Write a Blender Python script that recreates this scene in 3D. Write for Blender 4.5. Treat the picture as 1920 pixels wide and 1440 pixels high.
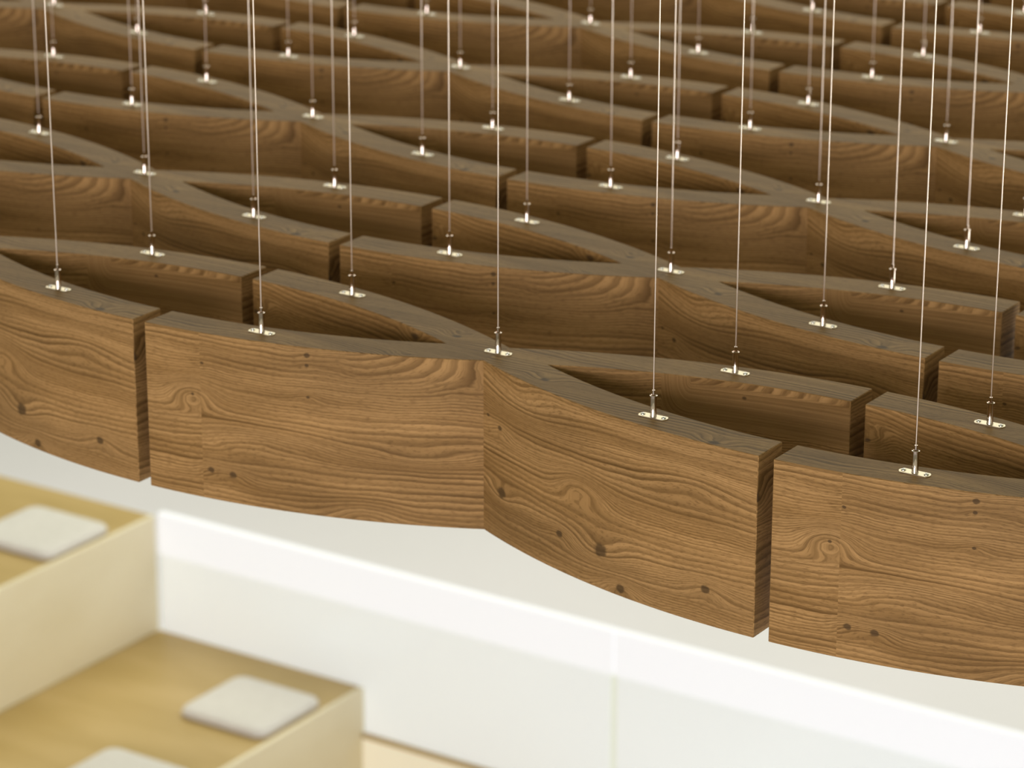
import bpy, bmesh, math, random
from mathutils import Vector

for o in list(bpy.data.objects):
    bpy.data.objects.remove(o)
SC = bpy.context.scene
COL = SC.collection

# ------------------------------------------------------------------ camera
CAM_Z = 6.47                      # the photographer stands on a gallery above the ceiling baffles
PITCH = 0.330425                  # downward tilt
cam_data = bpy.data.cameras.new('camera')
cam = bpy.data.objects.new('camera', cam_data)
COL.objects.link(cam)
cam.location = (0, 0, CAM_Z)
cam.rotation_mode = 'QUATERNION'
from mathutils import Matrix, Quaternion
cam.rotation_quaternion = (Matrix.Rotation(math.pi/2-PITCH, 3, 'X') @ Matrix.Rotation(0.000775, 3, 'Z')).to_quaternion()
cam_data.sensor_width = 36.0
cam_data.lens = 5843.4/1920*36.0
cam_data.clip_start = 0.1
cam_data.clip_end = 200
cam_data.dof.use_dof = True
cam_data.dof.focus_distance = 4.56
cam_data.dof.aperture_fstop = 5.1
SC.camera = cam

# ------------------------------------------------------------------ light
world = bpy.data.worlds.new('world')
SC.world = world
world.use_nodes = True
wb = world.node_tree.nodes['Background']
wb.inputs[0].default_value = (1.0, 0.95, 0.72, 1)
wb.inputs[1].default_value = 0.5

def area(name, loc, target, sx, sy, power, color):
    l = bpy.data.lights.new(name, 'AREA')
    l.shape = 'RECTANGLE'; l.size = sx; l.size_y = sy; l.energy = power; l.color = color
    o = bpy.data.objects.new(name, l)
    o.location = loc
    o.rotation_euler = (Vector(target)-Vector(loc)).to_track_quat('-Z', 'Y').to_euler()
    COL.objects.link(o)
    return o
# tall window front of the hall, behind and to the left of the photographer
area('window_light', (-5.2, -9.0, 6.7), (0.5, 6, 5.0), 9.0, 4.2, 1440, (1.0, 0.92, 1.0))
# unseen area light added to brighten the floor and seating steps
area('steps_fill_light', (1.0, 15.0, 9.3), (1.0, 15.0, 0.0), 14.0, 9.0, 1000, (1.0, 0.98, 0.86))
# fill light added out of view on the right, below the baffles, for the risers
area('side_fill_light', (13.0, 5.0, 2.2), (0.0, 11.0, 1.2), 8.0, 3.0, 560, (1.0, 0.98, 0.93))

vs = SC.view_settings
vs.view_transform = 'Standard'; vs.look = 'None'; vs.gamma = 1.0; vs.exposure = 0.0
vs.use_curve_mapping = False

# ------------------------------------------------------------------ node helpers
def new_mat(name):
    m = bpy.data.materials.new(name)
    m.use_nodes = True
    nt = m.node_tree
    return m, nt, nt.nodes['Principled BSDF']

class NG:
    """small helper around a node tree"""
    def __init__(s, nt): s.nt = nt
    def put(s, inp, val):
        if isinstance(val, bpy.types.NodeSocket): s.nt.links.new(val, inp)
        else: inp.default_value = val
    def m(s, op, a, b=None, c=None, clamp=False):
        n = s.nt.nodes.new('ShaderNodeMath'); n.operation = op; n.use_clamp = clamp
        s.put(n.inputs[0], a)
        if b is not None: s.put(n.inputs[1], b)
        if c is not None: s.put(n.inputs[2], c)
        return n.outputs[0]
    def xyz(s, x, y, z=0.0):
        n = s.nt.nodes.new('ShaderNodeCombineXYZ')
        s.put(n.inputs[0], x); s.put(n.inputs[1], y); s.put(n.inputs[2], z)
        return n.outputs[0]
    def noise(s, vec, scale, detail=2.0, rough=0.5, out=0, dist=0.0):
        n = s.nt.nodes.new('ShaderNodeTexNoise')
        s.put(n.inputs['Vector'], vec); n.inputs['Scale'].default_value = scale
        n.inputs['Detail'].default_value = detail; n.inputs['Roughness'].default_value = rough
        n.inputs['Distortion'].default_value = dist
        return n.outputs[out]
    def white(s, vec):
        n = s.nt.nodes.new('ShaderNodeTexWhiteNoise'); n.noise_dimensions = '3D'
        s.put(n.inputs['Vector'], vec)
        return n.outputs['Value'], n.outputs['Color']
    def smooth(s, v, a, b, c=0.0, d=1.0):
        n = s.nt.nodes.new('ShaderNodeMapRange'); n.interpolation_type = 'SMOOTHSTEP'
        s.put(n.inputs[0], v); n.inputs[1].default_value = a; n.inputs[2].default_value = b
        s.put(n.inputs[3], c); s.put(n.inputs[4], d)
        return n.outputs[0]
    def mix(s, f, a, b, mode='MIX'):
        n = s.nt.nodes.new('ShaderNodeMix'); n.data_type = 'RGBA'; n.blend_type = mode
        s.put(n.inputs[0], f); s.put(n.inputs[6], a); s.put(n.inputs[7], b)
        return n.outputs[2]

def rgb(r, g, b): return (r, g, b, 1.0)

def oak_material():
    """stained oak staves: UV x = metres along the grain, UV y = metres across it"""
    mat, nt, bs = new_mat('stained_oak')
    g = NG(nt)
    uv = nt.nodes.new('ShaderNodeUVMap'); uv.uv_map = 'UVMap'
    sep = nt.nodes.new('ShaderNodeSeparateXYZ'); nt.links.new(uv.outputs[0], sep.inputs[0])
    x, y = sep.outputs[0], sep.outputs[1]
    M, A, S = (lambda a, b: g.m('MULTIPLY', a, b)), (lambda a, b: g.m('ADD', a, b)), (lambda a, b: g.m('SUBTRACT', a, b))
    # staves: rows 78 mm wide, butt joints every 1.05 m
    ROW = 0.078
    row = g.m('FLOOR', g.m('DIVIDE', y, ROW))
    colf = g.m('DIVIDE', x, 1.05)
    colid = g.m('FLOOR', colf)
    sv, sc = g.white(g.xyz(row, colid, 9.1))
    ss = nt.nodes.new('ShaderNodeSeparateXYZ'); nt.links.new(sc, ss.inputs[0])
    r1, r2, r3 = ss.outputs[0], ss.outputs[1], ss.outputs[2]
    seed = M(A(row, M(colid, 7.0)), 3.17)
    seedx = M(colid, 5.3)
    wamp = A(0.035, M(g.smooth(g.noise(g.xyz(M(x, 2.0), M(y, 4.0), A(seedx, 2.0)), 1.0, 1.0), 0.48, 0.68), 0.075))
    wander = M(S(g.noise(g.xyz(M(x, 3.0), M(y, 6.0), seedx), 1.0, 2.0, 0.45), 0.5), wamp)
    wig = S(g.noise(g.xyz(M(x, 11.0), M(y, 30.0), seedx), 1.0, 3.0, 0.6), 0.5)
    # sparse knots of differing size; the rings bend round them
    vor = nt.nodes.new('ShaderNodeTexVoronoi'); vor.voronoi_dimensions = '2D'; vor.feature = 'F1'
    vor.inputs['Scale'].default_value = 1.0; vor.inputs['Randomness'].default_value = 1.0
    rough = S(g.noise(g.xyz(M(x, 60.0), M(y, 60.0), 0.0), 1.0, 2.0), 0.5)
    kx = A(M(x, 5.2), M(wig, 0.10)); ky = A(M(y, 8.0), M(rough, 0.05))
    nt.links.new(g.xyz(kx, ky), vor.inputs['Vector'])
    kd = vor.outputs['Distance']
    ks = nt.nodes.new('ShaderNodeSeparateXYZ'); nt.links.new(vor.outputs['Color'], ks.inputs[0])
    elsewhere = g.m('GREATER_THAN', x, 4.2)
    has = M(g.smooth(ks.outputs[0], 0.50, 0.52), elsewhere)
    size = A(0.020, M(ks.outputs[1], 0.055))
    bend = M(g.smooth(kd, 0.0, 0.30, 1.0, 0.0), has)
    bump_sum = M(bend, -0.024)
    # the knots and swirls that can be seen on the two outward faces
    # (x, y, swirl half width, swirl half height, swirl depth, knot radius)
    FEATURES = [(-0.017, -0.111, 0.045, 0.026, 0.040, 0.0030), (0.016, -0.241, 0.030, 0.014, 0.010, 0.0055),
                (0.060, -0.243, 0.034, 0.014, 0.012, 0.0060), (0.204, -0.014, 0.022, 0.007, 0.006, 0.0045),
                (0.203, -0.031, 0.018, 0.006, 0.005, 0.0032), (0.004, -0.053, 0.008, 0.003, 0.002, 0.0028),
                (0.204, -0.086, 0.030, 0.008, 0.006, 0.0025), (0.300, -0.285, 0.060, 0.030, 0.030, 0.0),
                (0.120, -0.170, 0.120, 0.030, 0.020, 0.0), (0.400, -0.175, 0.090, 0.022, -0.018, 0.0),
                (3.348, 0.370, 0.032, 0.016, 0.014, 0.0048), (3.352, 0.260, 0.040, 0.020, -0.020, 0.0100),
                (3.506, 0.241, 0.040, 0.018, 0.014, 0.0065), (3.599, 0.242, 0.060, 0.026, -0.024, 0.0120),
                (3.815, 0.235, 0.045, 0.018, 0.018, 0.0070), (3.645, 0.190, 0.045, 0.018, 0.020, 0.0075),
                (3.552, 0.332, 0.055, 0.028, 0.032, 0.0), (3.314, 0.382, 0.010, 0.005, 0.003, 0.0032),
                (3.420, 0.430, 0.110, 0.030, -0.024, 0.0), (3.780, 0.400, 0.090, 0.026, 0.022, 0.0),
                (19.72, 4.095, 0.080, 0.022, 0.034, 0.0035)]
    spot = None
    for (fx_, fy_, ax_, ay_, dep, rad) in FEATURES:
        ddx = S(x, fx_); ddy = S(y, fy_)
        e1 = M(ddx, 1.0/ax_); e2 = M(ddy, 1.0/ay_)
        q = A(M(e1, e1), M(e2, e2))
        gs = g.m('EXPONENT', M(q, -1.0))
        bump_sum = g.m('MULTIPLY_ADD', gs, dep, bump_sum)
        if rad > 0:
            k1 = M(ddx, 0.85/rad); k2 = M(ddy, 1.15/rad)
            kq = A(A(M(k1, k1), M(k2, k2)), M(rough, 2.4))
            sp = g.smooth(kq, 0.45, 1.6, 1.0, 0.0)
            spot = sp if spot is None else g.m('MAXIMUM', spot, sp)
    # ring field: dense lines along the stave, wandering gently
    base_f = A(S(wander, y), A(bump_sum, M(seedx, 0.013)))
    # cathedral arches running out of the top edge beside the crossing
    def arch(F, x0, y0, flip=1.0):
        ex = M(S(x, x0), 0.36*flip); ey = S(y0, y)
        dd = S(g.m('SQRT', A(M(ex, ex), M(ey, ey))), y0)
        w = M(M(g.smooth(M(S(x, x0), flip), -0.02, 0.03), g.smooth(M(S(x, x0), flip), 0.30, 0.42, 1.0, 0.0)),
              M(g.smooth(S(y, y0), -0.085, -0.015), g.m('LESS_THAN', y, y0+0.03)))
        return A(M(F, S(1.0, w)), M(A(dd, M(wander, 0.6)), w)), w
    base_f, w1 = arch(base_f, 0.268, 0.012)
    base_f, w2 = arch(base_f, 19.60, 4.125)
    field = A(base_f, M(wig, 0.0060))
    zone = g.noise(g.xyz(M(x, 1.3), M(field, 22.0), A(seedx, 7.0)), 1.0, 1.0)
    coarse = g.m('MAXIMUM', g.smooth(zone, 0.44, 0.56), g.smooth(g.m('MAXIMUM', w1, w2), 0.2, 0.6))
    def rings(freq, jit):
        fc = A(M(field, freq), M(wig, jit))
        rg = g.m('FRACT', fc)
        rv, _ = g.white(g.xyz(g.m('FLOOR', fc), 2.0, 1.0))
        ln = M(g.smooth(rg, 0.10, 0.82), g.smooth(rg, 0.88, 1.0, 1.0, 0.0))
        return M(ln, A(0.50, M(rv, 0.50)))
    cv = g.noise(g.xyz(M(x, 2.6), M(y, 13.0), seedx), 1.0, 2.0)
    line = A(M(rings(100.0, 0.0), coarse), M(rings(215.0, 0.5), M(S(1.0, coarse), 0.80)))
    line = M(line, g.smooth(cv, 0.30, 0.70, 0.70, 1.0))
    # pores: short dark dashes along the grain
    pore = g.smooth(g.noise(g.xyz(M(x, 80.0), M(field, 620.0), seedx), 1.0, 2.0, 0.6), 0.48, 0.70)
    streak = g.noise(g.xyz(M(x, 2.0), M(field, 30.0), seedx), 1.0, 4.0, 0.6)
    light = rgb(0.470, 0.275, 0.102)
    mid = rgb(0.260, 0.142, 0.044)
    dark = rgb(0.100, 0.049, 0.010)
    base = g.mix(g.smooth(streak, 0.26, 0.76), light, mid)
    base = g.mix(M(line, 0.92), base, dark)
    base = g.mix(M(pore, 0.48), base, dark)
    base = g.mix(M(spot, 0.80), base, rgb(0.060, 0.034, 0.012))
    rk = g.m('DIVIDE', kd, size)
    knotc = M(g.smooth(rk, 0.55, 1.6, 1.0, 0.0), has)
    base = g.mix(M(knotc, 0.80), base, rgb(0.060, 0.034, 0.016))
    cloud = g.smooth(g.noise(g.xyz(M(x, 3.0), M(y, 9.0), 4.4), 1.0, 3.0), 0.3, 0.7, 0.86, 1.10)
    k = M(A(0.94, M(r3, 0.12)), cloud)
    base = g.mix(1.0, base, g.xyz(k, k, k), 'MULTIPLY')
    nt.links.new(base, bs.inputs['Base Color'])
    bs.inputs['Roughness'].default_value = 0.55
    bs.inputs['Specular IOR Level'].default_value = 0.14
    bump = nt.nodes.new('ShaderNodeBump')
    bump.inputs['Strength'].default_value = 0.25; bump.inputs['Distance'].default_value = 0.0005
    nt.links.new(S(1.0, A(M(line, 0.5), M(pore, 0.6))), bump.inputs['Height'])
    nt.links.new(bump.outputs[0], bs.inputs['Normal'])
    return mat

def simple_mat(name, col, rough=0.5, metal=0.0, spec=0.5):
    m, nt, bs = new_mat(name)
    bs.inputs['Base Color'].default_value = rgb(*col)
    bs.inputs['Roughness'].default_value = rough
    bs.inputs['Metallic'].default_value = metal
    bs.inputs['Specular IOR Level'].default_value = spec
    return m

def mottled(name, a, b, scale, rough=0.5, stretch=(1, 1, 1), metal=0.0, spec=0.5):
    m, nt, bs = new_mat(name)
    g = NG(nt)
    tc = nt.nodes.new('ShaderNodeTexCoord')
    mp = nt.nodes.new('ShaderNodeMapping'); mp.inputs['Scale'].default_value = stretch
    nt.links.new(tc.outputs['Object'], mp.inputs[0])
    n = g.noise(mp.outputs[0], scale, 4.0, 0.55)
    c = g.mix(g.smooth(n, 0.3, 0.7), rgb(*a), rgb(*b))
    nt.links.new(c, bs.inputs['Base Color'])
    bs.inputs['Roughness'].default_value = rough
    bs.inputs['Metallic'].default_value = metal
    bs.inputs['Specular IOR Level'].default_value = spec
    return m

M_OAK = oak_material()
M_CHROME = simple_mat('polished_chrome', (0.66, 0.56, 0.47), 0.08, 1.0)
M_SCREW = simple_mat('bright_zinc', (0.92, 0.90, 0.86), 0.22, 1.0)
M_NICKEL = simple_mat('satin_nickel', (0.66, 0.58, 0.43), 0.36, 1.0)
M_WIRE = simple_mat('steel_wire', (1.0, 0.87, 0.74), 0.32, 1.0)
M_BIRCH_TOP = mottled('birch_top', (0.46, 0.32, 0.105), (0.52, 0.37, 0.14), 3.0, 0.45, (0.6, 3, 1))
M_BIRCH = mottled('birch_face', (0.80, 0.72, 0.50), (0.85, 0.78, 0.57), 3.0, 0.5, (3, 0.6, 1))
M_CUSHION = mottled('white_felt', (0.68, 0.66, 0.62), (0.72, 0.70, 0.66), 30.0, 0.9, spec=0.1)
M_FLOOR = mottled('pale_floor', (0.80, 0.785, 0.83), (0.82, 0.80, 0.85), 0.6, 0.55, spec=0.3)
M_CEIL = simple_mat('ceiling_paint', (0.30, 0.33, 0.21), 0.9)
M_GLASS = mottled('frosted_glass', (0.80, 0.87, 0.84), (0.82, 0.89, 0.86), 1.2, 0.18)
_g = M_GLASS.node_tree.nodes['Principled BSDF']      # glow added to make the frosted panels brighter
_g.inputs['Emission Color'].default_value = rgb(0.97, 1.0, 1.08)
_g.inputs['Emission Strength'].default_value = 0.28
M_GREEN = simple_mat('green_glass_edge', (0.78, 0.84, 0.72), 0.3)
_g = M_GREEN.node_tree.nodes['Principled BSDF']  # joint strip is no lamp; glow put in to lighten it
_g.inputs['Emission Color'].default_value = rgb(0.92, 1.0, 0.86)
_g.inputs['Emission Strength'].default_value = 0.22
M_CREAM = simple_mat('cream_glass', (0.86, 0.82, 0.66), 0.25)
_g = M_CREAM.node_tree.nodes['Principled BSDF']  # lower panel's brightness put in as a warm glow
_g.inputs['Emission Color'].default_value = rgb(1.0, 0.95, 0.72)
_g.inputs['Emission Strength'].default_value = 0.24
M_LED, nt_, bs_ = new_mat('lit_diffuser')
bs_.inputs['Base Color'].default_value = rgb(0.55, 0.56, 0.58)
bs_.inputs['Emission Color'].default_value = rgb(0.98, 1.0, 1.02)
bs_.inputs['Emission Strength'].default_value = 0.57

# ------------------------------------------------------------------ mesh helpers
def link(name, bm, mat, parent=None, smooth=None, loc=None):
    me = bpy.data.meshes.new(name)
    bmesh.ops.recalc_face_normals(bm, faces=bm.faces[:])
    bm.to_mesh(me); bm.free()
    if mat: me.materials.append(mat)
    if smooth is not None:
        me.shade_smooth()
        me.set_sharp_from_angle(angle=math.radians(smooth))
    o = bpy.data.objects.new(name, me)
    COL.objects.link(o)
    if parent: o.parent = parent
    if loc: o.location = loc
    return o

def empty(name, loc, rz=0.0):
    o = bpy.data.objects.new(name, None)
    o.location = loc; o.rotation_euler = (0, 0, rz)
    o.empty_display_size = 0.1
    COL.objects.link(o)
    return o

def tag(o, label=None, cat=None, group=None, kind=None):
    if label: o['label'] = label
    if cat: o['category'] = cat
    if group: o['group'] = group
    if kind: o['kind'] = kind
    return o

def add_box(bm, x0, x1, y0, y1, z0, z1, bev=0.0, seg=1):
    r = bmesh.ops.create_cube(bm, size=1.0)
    vs_ = r['verts']
    for v in vs_:
        v.co = Vector(((x0+x1)/2+v.co.x*(x1-x0), (y0+y1)/2+v.co.y*(y1-y0), (z0+z1)/2+v.co.z*(z1-z0)))
    if bev > 0:
        es = list({e for v in vs_ for e in v.link_edges})
        bmesh.ops.bevel(bm, geom=es, offset=bev, segments=seg, profile=0.5, affect='EDGES')

def lathe(bm, prof, seg=20, cx=0, cy=0):
    rings = []
    for r, z in prof:
        if r < 1e-6: rings.append([bm.verts.new((cx, cy, z))])
        else: rings.append([bm.verts.new((cx+r*math.cos(2*math.pi*k/seg), cy+r*math.sin(2*math.pi*k/seg), z)) for k in range(seg)])
    for a, b in zip(rings, rings[1:]):
        for k in range(seg):
            k2 = (k+1) % seg
            if len(a) == 1 and len(b) == 1: continue
            if len(a) == 1: bm.faces.new((a[0], b[k], b[k2]))
            elif len(b) == 1: bm.faces.new((a[k], b[0], a[k2]))
            else: bm.faces.new((a[k], b[k], b[k2], a[k2]))

def extrude_poly(bm, pts, z0, z1):
    lo = [bm.verts.new((x, y, z0)) for x, y in pts]
    hi = [bm.verts.new((x, y, z1)) for x, y in pts]
    n = len(pts)
    bm.faces.new(hi); bm.faces.new(lo[::-1])
    for k in range(n):
        bm.faces.new((lo[k], lo[(k+1) % n], hi[(k+1) % n], hi[k]))

# ------------------------------------------------------------------ directions of the lattice
UD = Vector((0.8348293, -0.5505089))
RZ = math.atan2(UD.y, UD.x)
VD = Vector((-UD.y, UD.x))
def ground(o, u, v, z=0.0):
    p = Vector(o) + UD*u + VD*v
    return Vector((p.x, p.y, z))

# ------------------------------------------------------------------ setting
TREAD = CAM_Z - 5.0               # height of the lower seating step
A0 = Vector((-1.41571, 11.53606)) # where riser, tread and glass side meet
CEIL_Z = 9.5
bm = bmesh.new(); add_box(bm, -30, 30, -20, 45, -0.2, 0)
tag(link('floor', bm, M_FLOOR), 'pale beige floor of the hall below the wooden baffles', kind='structure')
bm = bmesh.new(); add_box(bm, -30, 30, -20, 45, CEIL_Z, CEIL_Z+0.2)
tag(link('ceiling', bm, M_CEIL), 'plain painted ceiling the steel cables hang from', kind='structure')

# seating steps: three solid levels descending along +u, left of the glass side
RISE, DEEP = 0.49, 1.016
levels = [(-3*DEEP, 0.0, TREAD+RISE), (0.0, DEEP, TREAD), (DEEP, 2*DEEP, TREAD-RISE)]
step_labels = ['upper pale birch seating step carrying one cushion, at left photo edge',
               'middle pale birch seating step carrying two cushions, beside the glass side',
               'lowest pale birch seating step, mostly hidden below the bottom photo edge']
for k, (u0, u1, zt) in enumerate(levels):
    steps = empty('seating_step', ground(A0, 0, 0), RZ)
    tag(steps, step_labels[k], 'step', 'birch seating steps')
    bm = bmesh.new()
    add_box(bm, u0, u1 - 0.020, -5.0, -0.004, zt-0.03, zt, 0.002)
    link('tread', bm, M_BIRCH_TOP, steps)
    bm = bmesh.new()
    add_box(bm, u1-0.020, u1, -5.0, -0.004, zt-RISE+(0.0 if k < 2 else 0.0), zt, 0.002)
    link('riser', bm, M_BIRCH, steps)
    bm = bmesh.new()
    add_box(bm, u0, u1-0.020, -0.024, -0.004, 0.0, zt-0.03)
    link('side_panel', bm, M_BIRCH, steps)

# seat cushions
def cushion(u0, v0, z, label):
    o = empty('seat_cushion', ground(A0, u0+0.2, v0-0.19, z), RZ)
    bm = bmesh.new()
    w, d, r, n = 0.200, 0.190, 0.045, 7
    def outline(inset):
        pts = []
        rr = r
        for cx, cy, a0 in ((w-inset-rr, d-inset-rr, 0), (-(w-inset-rr), d-inset-rr, 90), (-(w-inset-rr), -(d-inset-rr), 180), (w-inset-rr, -(d-inset-rr), 270)):
            for q in range(n):
                a = math.radians(a0+90*q/(n-1)); pts.append((cx+rr*math.cos(a), cy+rr*math.sin(a)))
        return pts
    prof = [(0.010, 0.0), (0.002, 0.006), (0.0, 0.016), (0.001, 0.026), (0.006, 0.034), (0.016, 0.039), (0.05, 0.0415), (0.09, 0.042)]
    rings = [[bm.verts.new((x, y, zz)) for x, y in outline(i)] for i, zz in prof]
    for a, b in zip(rings, rings[1:]):
        for q in range(len(a)):
            bm.faces.new((a[q], a[(q+1) % len(a)], b[(q+1) % len(a)], b[q]))
    bm.faces.new(rings[-1]); bm.faces.new(rings[0][::-1])
    link('pad', bm, M_CUSHION, o, smooth=60)
    # piping seam round the edge
    bm = bmesh.new()
    ol = outline(-0.0005)
    rg = []
    for q, (x, y) in enumerate(ol):
        nx, ny = x, y
        L = math.hypot(nx, ny); nx /= L; ny /= L
        rg.append([bm.verts.new((x+nx*0.002*math.cos(t), y+ny*0.002*math.cos(t), 0.017+0.002*math.sin(t))) for t in [k*math.pi/3 for k in range(6)]])
    for q in range(len(rg)):
        a, b = rg[q], rg[(q+1) % len(rg)]
        for k in range(6):
            bm.faces.new((a[k], b[k], b[(k+1) % 6], a[(k+1) % 6]))
    link('piping', bm, M_CUSHION, o, smooth=60)
    tag(o, label, 'cushion', 'white cushions on the seating steps')
cushion(-0.425, -0.235, TREAD+RISE, 'white square cushion on the upper birch step, cut by left photo edge')
cushion(0.585, -0.225, TREAD, 'whole white square cushion on the lower step, nearest the glass side')
cushion(0.585, -0.985, TREAD, 'white square cushion on the lower step, cut by the bottom photo edge')

# glass side with a lit band along its top
side = empty('glass_partition', ground(A0, 0, 0), RZ)
tag(side, 'white frosted glass side of the steps with glowing band on top', 'partition')
joints = [-2.12, 0.01-0.0, 2.14, 4.27, 6.40]
joints = [-4.25, -2.12, 0.010, 2.14, 4.27, 6.40]
TOP = TREAD+0.503
BAND = 0.172
for a, b in zip(joints, joints[1:]):
    if b <= 0.02: continue
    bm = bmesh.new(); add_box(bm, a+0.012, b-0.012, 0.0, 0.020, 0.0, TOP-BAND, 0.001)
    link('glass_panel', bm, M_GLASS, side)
    bm = bmesh.new(); add_box(bm, a+0.0015, b-0.0015, -0.002, 0.034, TOP-BAND+0.0005, TOP, 0.001)
    link('light_band', bm, M_LED, side)['label'] = 'glowing white light band'
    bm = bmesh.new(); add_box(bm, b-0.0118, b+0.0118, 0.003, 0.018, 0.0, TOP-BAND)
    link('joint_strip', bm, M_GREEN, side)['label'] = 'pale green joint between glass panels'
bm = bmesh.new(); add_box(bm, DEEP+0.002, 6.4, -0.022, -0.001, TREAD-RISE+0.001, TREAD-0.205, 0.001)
o = link('lower_panel', bm, M_CREAM, side); o['label'] = 'cream lower glass panel with added glow'
bm = bmesh.new(); add_box(bm, DEEP+0.002, 6.4, -0.026, -0.001, TREAD-0.2045, TREAD-0.190, 0.001)
o = link('timber_bead', bm, M_BIRCH_TOP, side); o['label'] = 'thin golden wooden bead above the lower panel'

# ------------------------------------------------------------------ the wooden baffle
HT = 0.2930
E_, Y1, Y2, C_, T_ = 0.5874, 0.1834, 0.1099, 0.0391, 0.0994
HALF = 0.6
R_OUT = ((HALF)**2 + (Y1+0.0001-C_)**2) / (2*(Y1+0.0001-C_))
R_IN = ((HALF-T_)**2 + (Y2+0.0001)**2) / (2*(Y2+0.0001))
def y_out(x): return (Y1+0.0001-R_OUT) + math.sqrt(R_OUT**2-(x-HALF)**2)
def y_in(x): return (Y2+0.0001-R_IN) + math.sqrt(R_IN**2-(x-HALF)**2)

UVS = {  # (along, across) offsets of outer face, inner face, top for each arm
    (-1, -1): ((0.49, 0.0), (2.9, 0.31), (5.1, 1.02)),
    (1, -1): ((3.3, 0.47), (7.5, 0.93), (9.6, 1.61)),
    (-1, 1): ((11.2, 2.2), (13.4, 2.57), (15.4, 3.01)),
    (1, 1): ((17.0, 3.6), (19.3, 4.12), (21.3, 4.44)),
}
def arm_mesh(su, sv):
    n = 36
    inner = [(T_+(E_-T_)*k/n, y_in(T_+(E_-T_)*k/n)) for k in range(n+1)]
    inner[0] = (T_, 0.0)
    outer = [(E_*k/n, y_out(E_*k/n)) for k in range(n+1)]
    pts = [(0.0, 0.0)] + inner + outer[::-1]
    bm = bmesh.new()
    P = [(x*su, y*sv) for x, y in pts]
    N = len(P)
    lo = [bm.verts.new((x, y, -HT)) for x, y in P]
    hi = [bm.verts.new((x, y, 0)) for x, y in P]
    def cap(R):
        # hi/lo cap built as strips: inner index 1..n+1, outer index n+2..2n+2 reversed
        outr = [R[len(R)-1-k] for k in range(n+1)]     # outer[0..n]
        inn = [R[1+k] for k in range(n+1)]
        faces = []
        for k in range(n):
            faces.append(bm.faces.new((inn[k], inn[k+1], outr[k+1], outr[k])))
        faces.append(bm.faces.new((R[0], inn[0], outr[0])))
        return faces
    top = cap(hi); bot = cap(lo)
    walls = []
    for k in range(N):
        walls.append((k, bm.faces.new((lo[k], lo[(k+1) % N], hi[(k+1) % N], hi[k]))))
    uvl = bm.loops.layers.uv.new('UVMap')
    (ou, ov), (iu, iv), (tu, tv) = UVS[(su, sv)]
    for f in top:
        for l in f.loops: l[uvl].uv = (l.vert.co.x+tu, l.vert.co.y+tv)
    for f in bot:
        for l in f.loops: l[uvl].uv = (l.vert.co.x+tu+3, l.vert.co.y+tv+3)
    for k, f in walls:
        isend = (k == n+1)
        for l in f.loops:
            c = l.vert.co
            if isend: l[uvl].uv = (c.y*1.0+c.z*0.25+iu+0.7, c.z*0.8+iv-0.3)
            elif k <= n: l[uvl].uv = (c.x*1.03+iu, c.z+iv)
            else: l[uvl].uv = (c.x*1.03+ou, c.z+ov)
    bmesh.ops.recalc_face_normals(bm, faces=bm.faces[:])
    # hairline bevel of the visible long and end edges (not at the glued mitres)
    es = []
    for e in bm.edges:
        if len(e.link_faces) != 2: continue
        if e.calc_face_angle(0) < math.radians(40): continue
        if all(abs(v.co.x) < 1e-5 for v in e.verts) or all(abs(v.co.y) < 1e-5 for v in e.verts): continue
        es.append(e)
    bmesh.ops.bevel(bm, geom=es, offset=0.0010, segments=1, affect='EDGES')
    return bm

def plate_mesh():
    bm = bmesh.new()
    L, W = 0.0250, 0.0088
    pts = []
    for sgn in (1, -1):
        for k in range(7):
            t = -1+2*k/6
            y = W*t*sgn
            x = sgn*(L-0.0040*t*t)
            pts.append((x, y))
    extrude_poly(bm, pts, 0.0, 0.0014)
    return bm
def screw_mesh():
    bm = bmesh.new()
    lathe(bm, [(0.0038, 0.0), (0.0038, 0.0006), (0.0033, 0.0014), (0.0022, 0.0021), (0.0012, 0.0023), (0.0010, 0.0016), (0, 0.0016)], 18)
    return bm
def gripper_mesh():
    bm = bmesh.new()
    lathe(bm, [(0.0, 0.0), (0.0054, 0.0), (0.0052, 0.0012), (0.0048, 0.0020), (0.0048, 0.0315), (0.0060, 0.0325), (0.0060, 0.0338), (0.0045, 0.0342), (0.0042, 0.0325), (0.0, 0.0325)], 28)
    return bm
def pin_mesh():
    bm = bmesh.new()
    bmesh.ops.create_uvsphere(bm, u_segments=12, v_segments=8, radius=0.0017)
    return bm
def ferrule_mesh():
    bm = bmesh.new()
    lathe(bm, [(0.0, 0.0), (0.0019, 0.0), (0.0019, 0.0078), (0.0022, 0.0080), (0.0022, 0.0090), (0.0, 0.0090)], 16)
    return bm
CL = CEIL_Z-(CAM_Z-1.595605)
def cable_mesh():
    bm = bmesh.new()
    lathe(bm, [(0.0, 0.0), (0.00105, 0.0), (0.00105, CL-0.044), (0.0, CL-0.044)], 10)
    return bm

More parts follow.
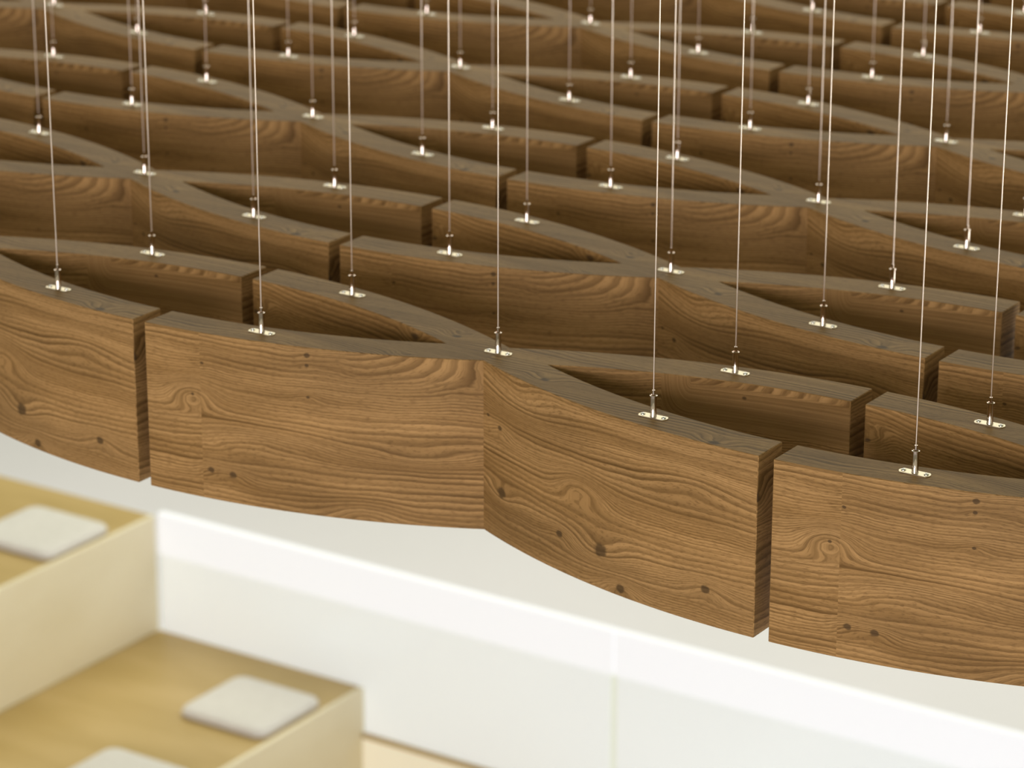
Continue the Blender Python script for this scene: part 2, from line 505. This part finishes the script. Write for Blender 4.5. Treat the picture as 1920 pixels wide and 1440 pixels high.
LAT_Z = CAM_Z-1.595605
proto = empty('wooden_baffle', (0, 0, 0), RZ)
for su in (-1, 1):
    for sv in (-1, 1):
        link('curved_arm', arm_mesh(su, sv), M_OAK, proto, smooth=35)
spots = [(-0.0013, 0.0059)]
for su in (-1, 1):
    for sv in (-1, 1):
        spots.append((su*0.3780-0.0091, sv*0.1269+0.0053))
first = None
for (x, y) in spots:
    if first is None:
        pl = link('mounting_plate', plate_mesh(), M_NICKEL, proto, loc=(x, y, 0.0))
        subs = []
        for sx in (-1, 1):
            subs.append(link('screw', screw_mesh(), M_SCREW, pl, smooth=50, loc=(sx*0.0185, 0, 0.0014)))
        subs.append(link('cable_gripper', gripper_mesh(), M_CHROME, pl, smooth=40, loc=(0, 0, 0.0014)))
        subs.append(link('lock_pin', pin_mesh(), M_CHROME, pl, smooth=60, loc=(-0.0005, -0.0050, 0.011)))
        subs.append(link('ferrule', ferrule_mesh(), M_CHROME, pl, smooth=40, loc=(0, 0, 0.0345)))
        subs.append(link('suspension_cable', cable_mesh(), M_WIRE, pl, smooth=60, loc=(0, 0, 0.0434)))
        first = (pl, subs)
    else:
        p2 = first[0].copy(); COL.objects.link(p2); p2.parent = proto; p2.location = (x, y, 0)
        for s in first[1]:
            c = s.copy(); COL.objects.link(c); c.parent = p2

def kids(o): return [c for c in bpy.data.objects if c.parent == o]
tree = [(c, kids(c)) for c in kids(proto)]
def copy_baffle():
    r = proto.copy(); COL.objects.link(r)
    for c, gs in tree:
        cc = c.copy(); COL.objects.link(cc); cc.parent = r
        for g_ in gs:
            gg = g_.copy(); COL.objects.link(gg); gg.parent = cc
    return r

ORIGIN = Vector((-0.024687, 4.801595))
PU = 1.2
QV = (Vector((0.3027174, 0.4570379)))
def project(p):
    x, y, z = p[0], p[1], p[2]-CAM_Z
    c, s = math.cos(PITCH), math.sin(PITCH)
    d = y*c-z*s
    return 960+5843.4*x/d, 720-5843.4*(y*s+z*c)/d
cells = []
for j in range(0, 12):
    for i in range(-8, 8):
        base = ORIGIN + UD*(PU*i) + QV*j
        if base.y < 2.5: continue
        vis = False
        for uu in [k/10*1.2-0.6 for k in range(11)]:
            for vv in (-0.19, 0.0, 0.19):
                for zz in (0.05, 0, -0.15, -HT):
                    q = base + UD*uu + VD*vv
                    X, Y = project((q.x, q.y, LAT_Z+zz))
                    if -25 < X < 1945 and -25 < Y < 1465: vis = True
        if vis: cells.append((j, i, base))
ORD = ['front', 'second', 'third', 'fourth', 'fifth', 'sixth', 'seventh', 'eighth', 'ninth', 'tenth', 'eleventh', 'twelfth']
NTH = ['first', 'second', 'third', 'fourth', 'fifth']
rows = {}
for j, i, b in cells: rows.setdefault(j, []).append((i, b))
used = False
for j in sorted(rows):
    lst = sorted(rows[j])
    for k, (i, b) in enumerate(lst):
        if not used: o = proto; used = True
        else: o = copy_baffle()
        o.location = (b.x, b.y, LAT_Z)
        rowname = 'front row' if j == 0 else ORD[j]+' row from the front'
        if len(lst) == 1: where = 'the only one in view'
        elif len(lst) == 2: where = 'left one' if k == 0 else 'right one'
        elif k == 0: where = 'leftmost'
        elif k == len(lst)-1: where = 'rightmost'
        elif len(lst) == 3: where = 'middle one'
        else: where = NTH[k]+' from the left'
        tag(o, 'brown oak X-shaped hanging baffle, %s, %s' % (rowname, where), 'baffle', 'curved oak baffles hung in rows on steel cables')
print('baffles', len(cells), [(j, [i for i, _ in rows[j]]) for j in sorted(rows)])
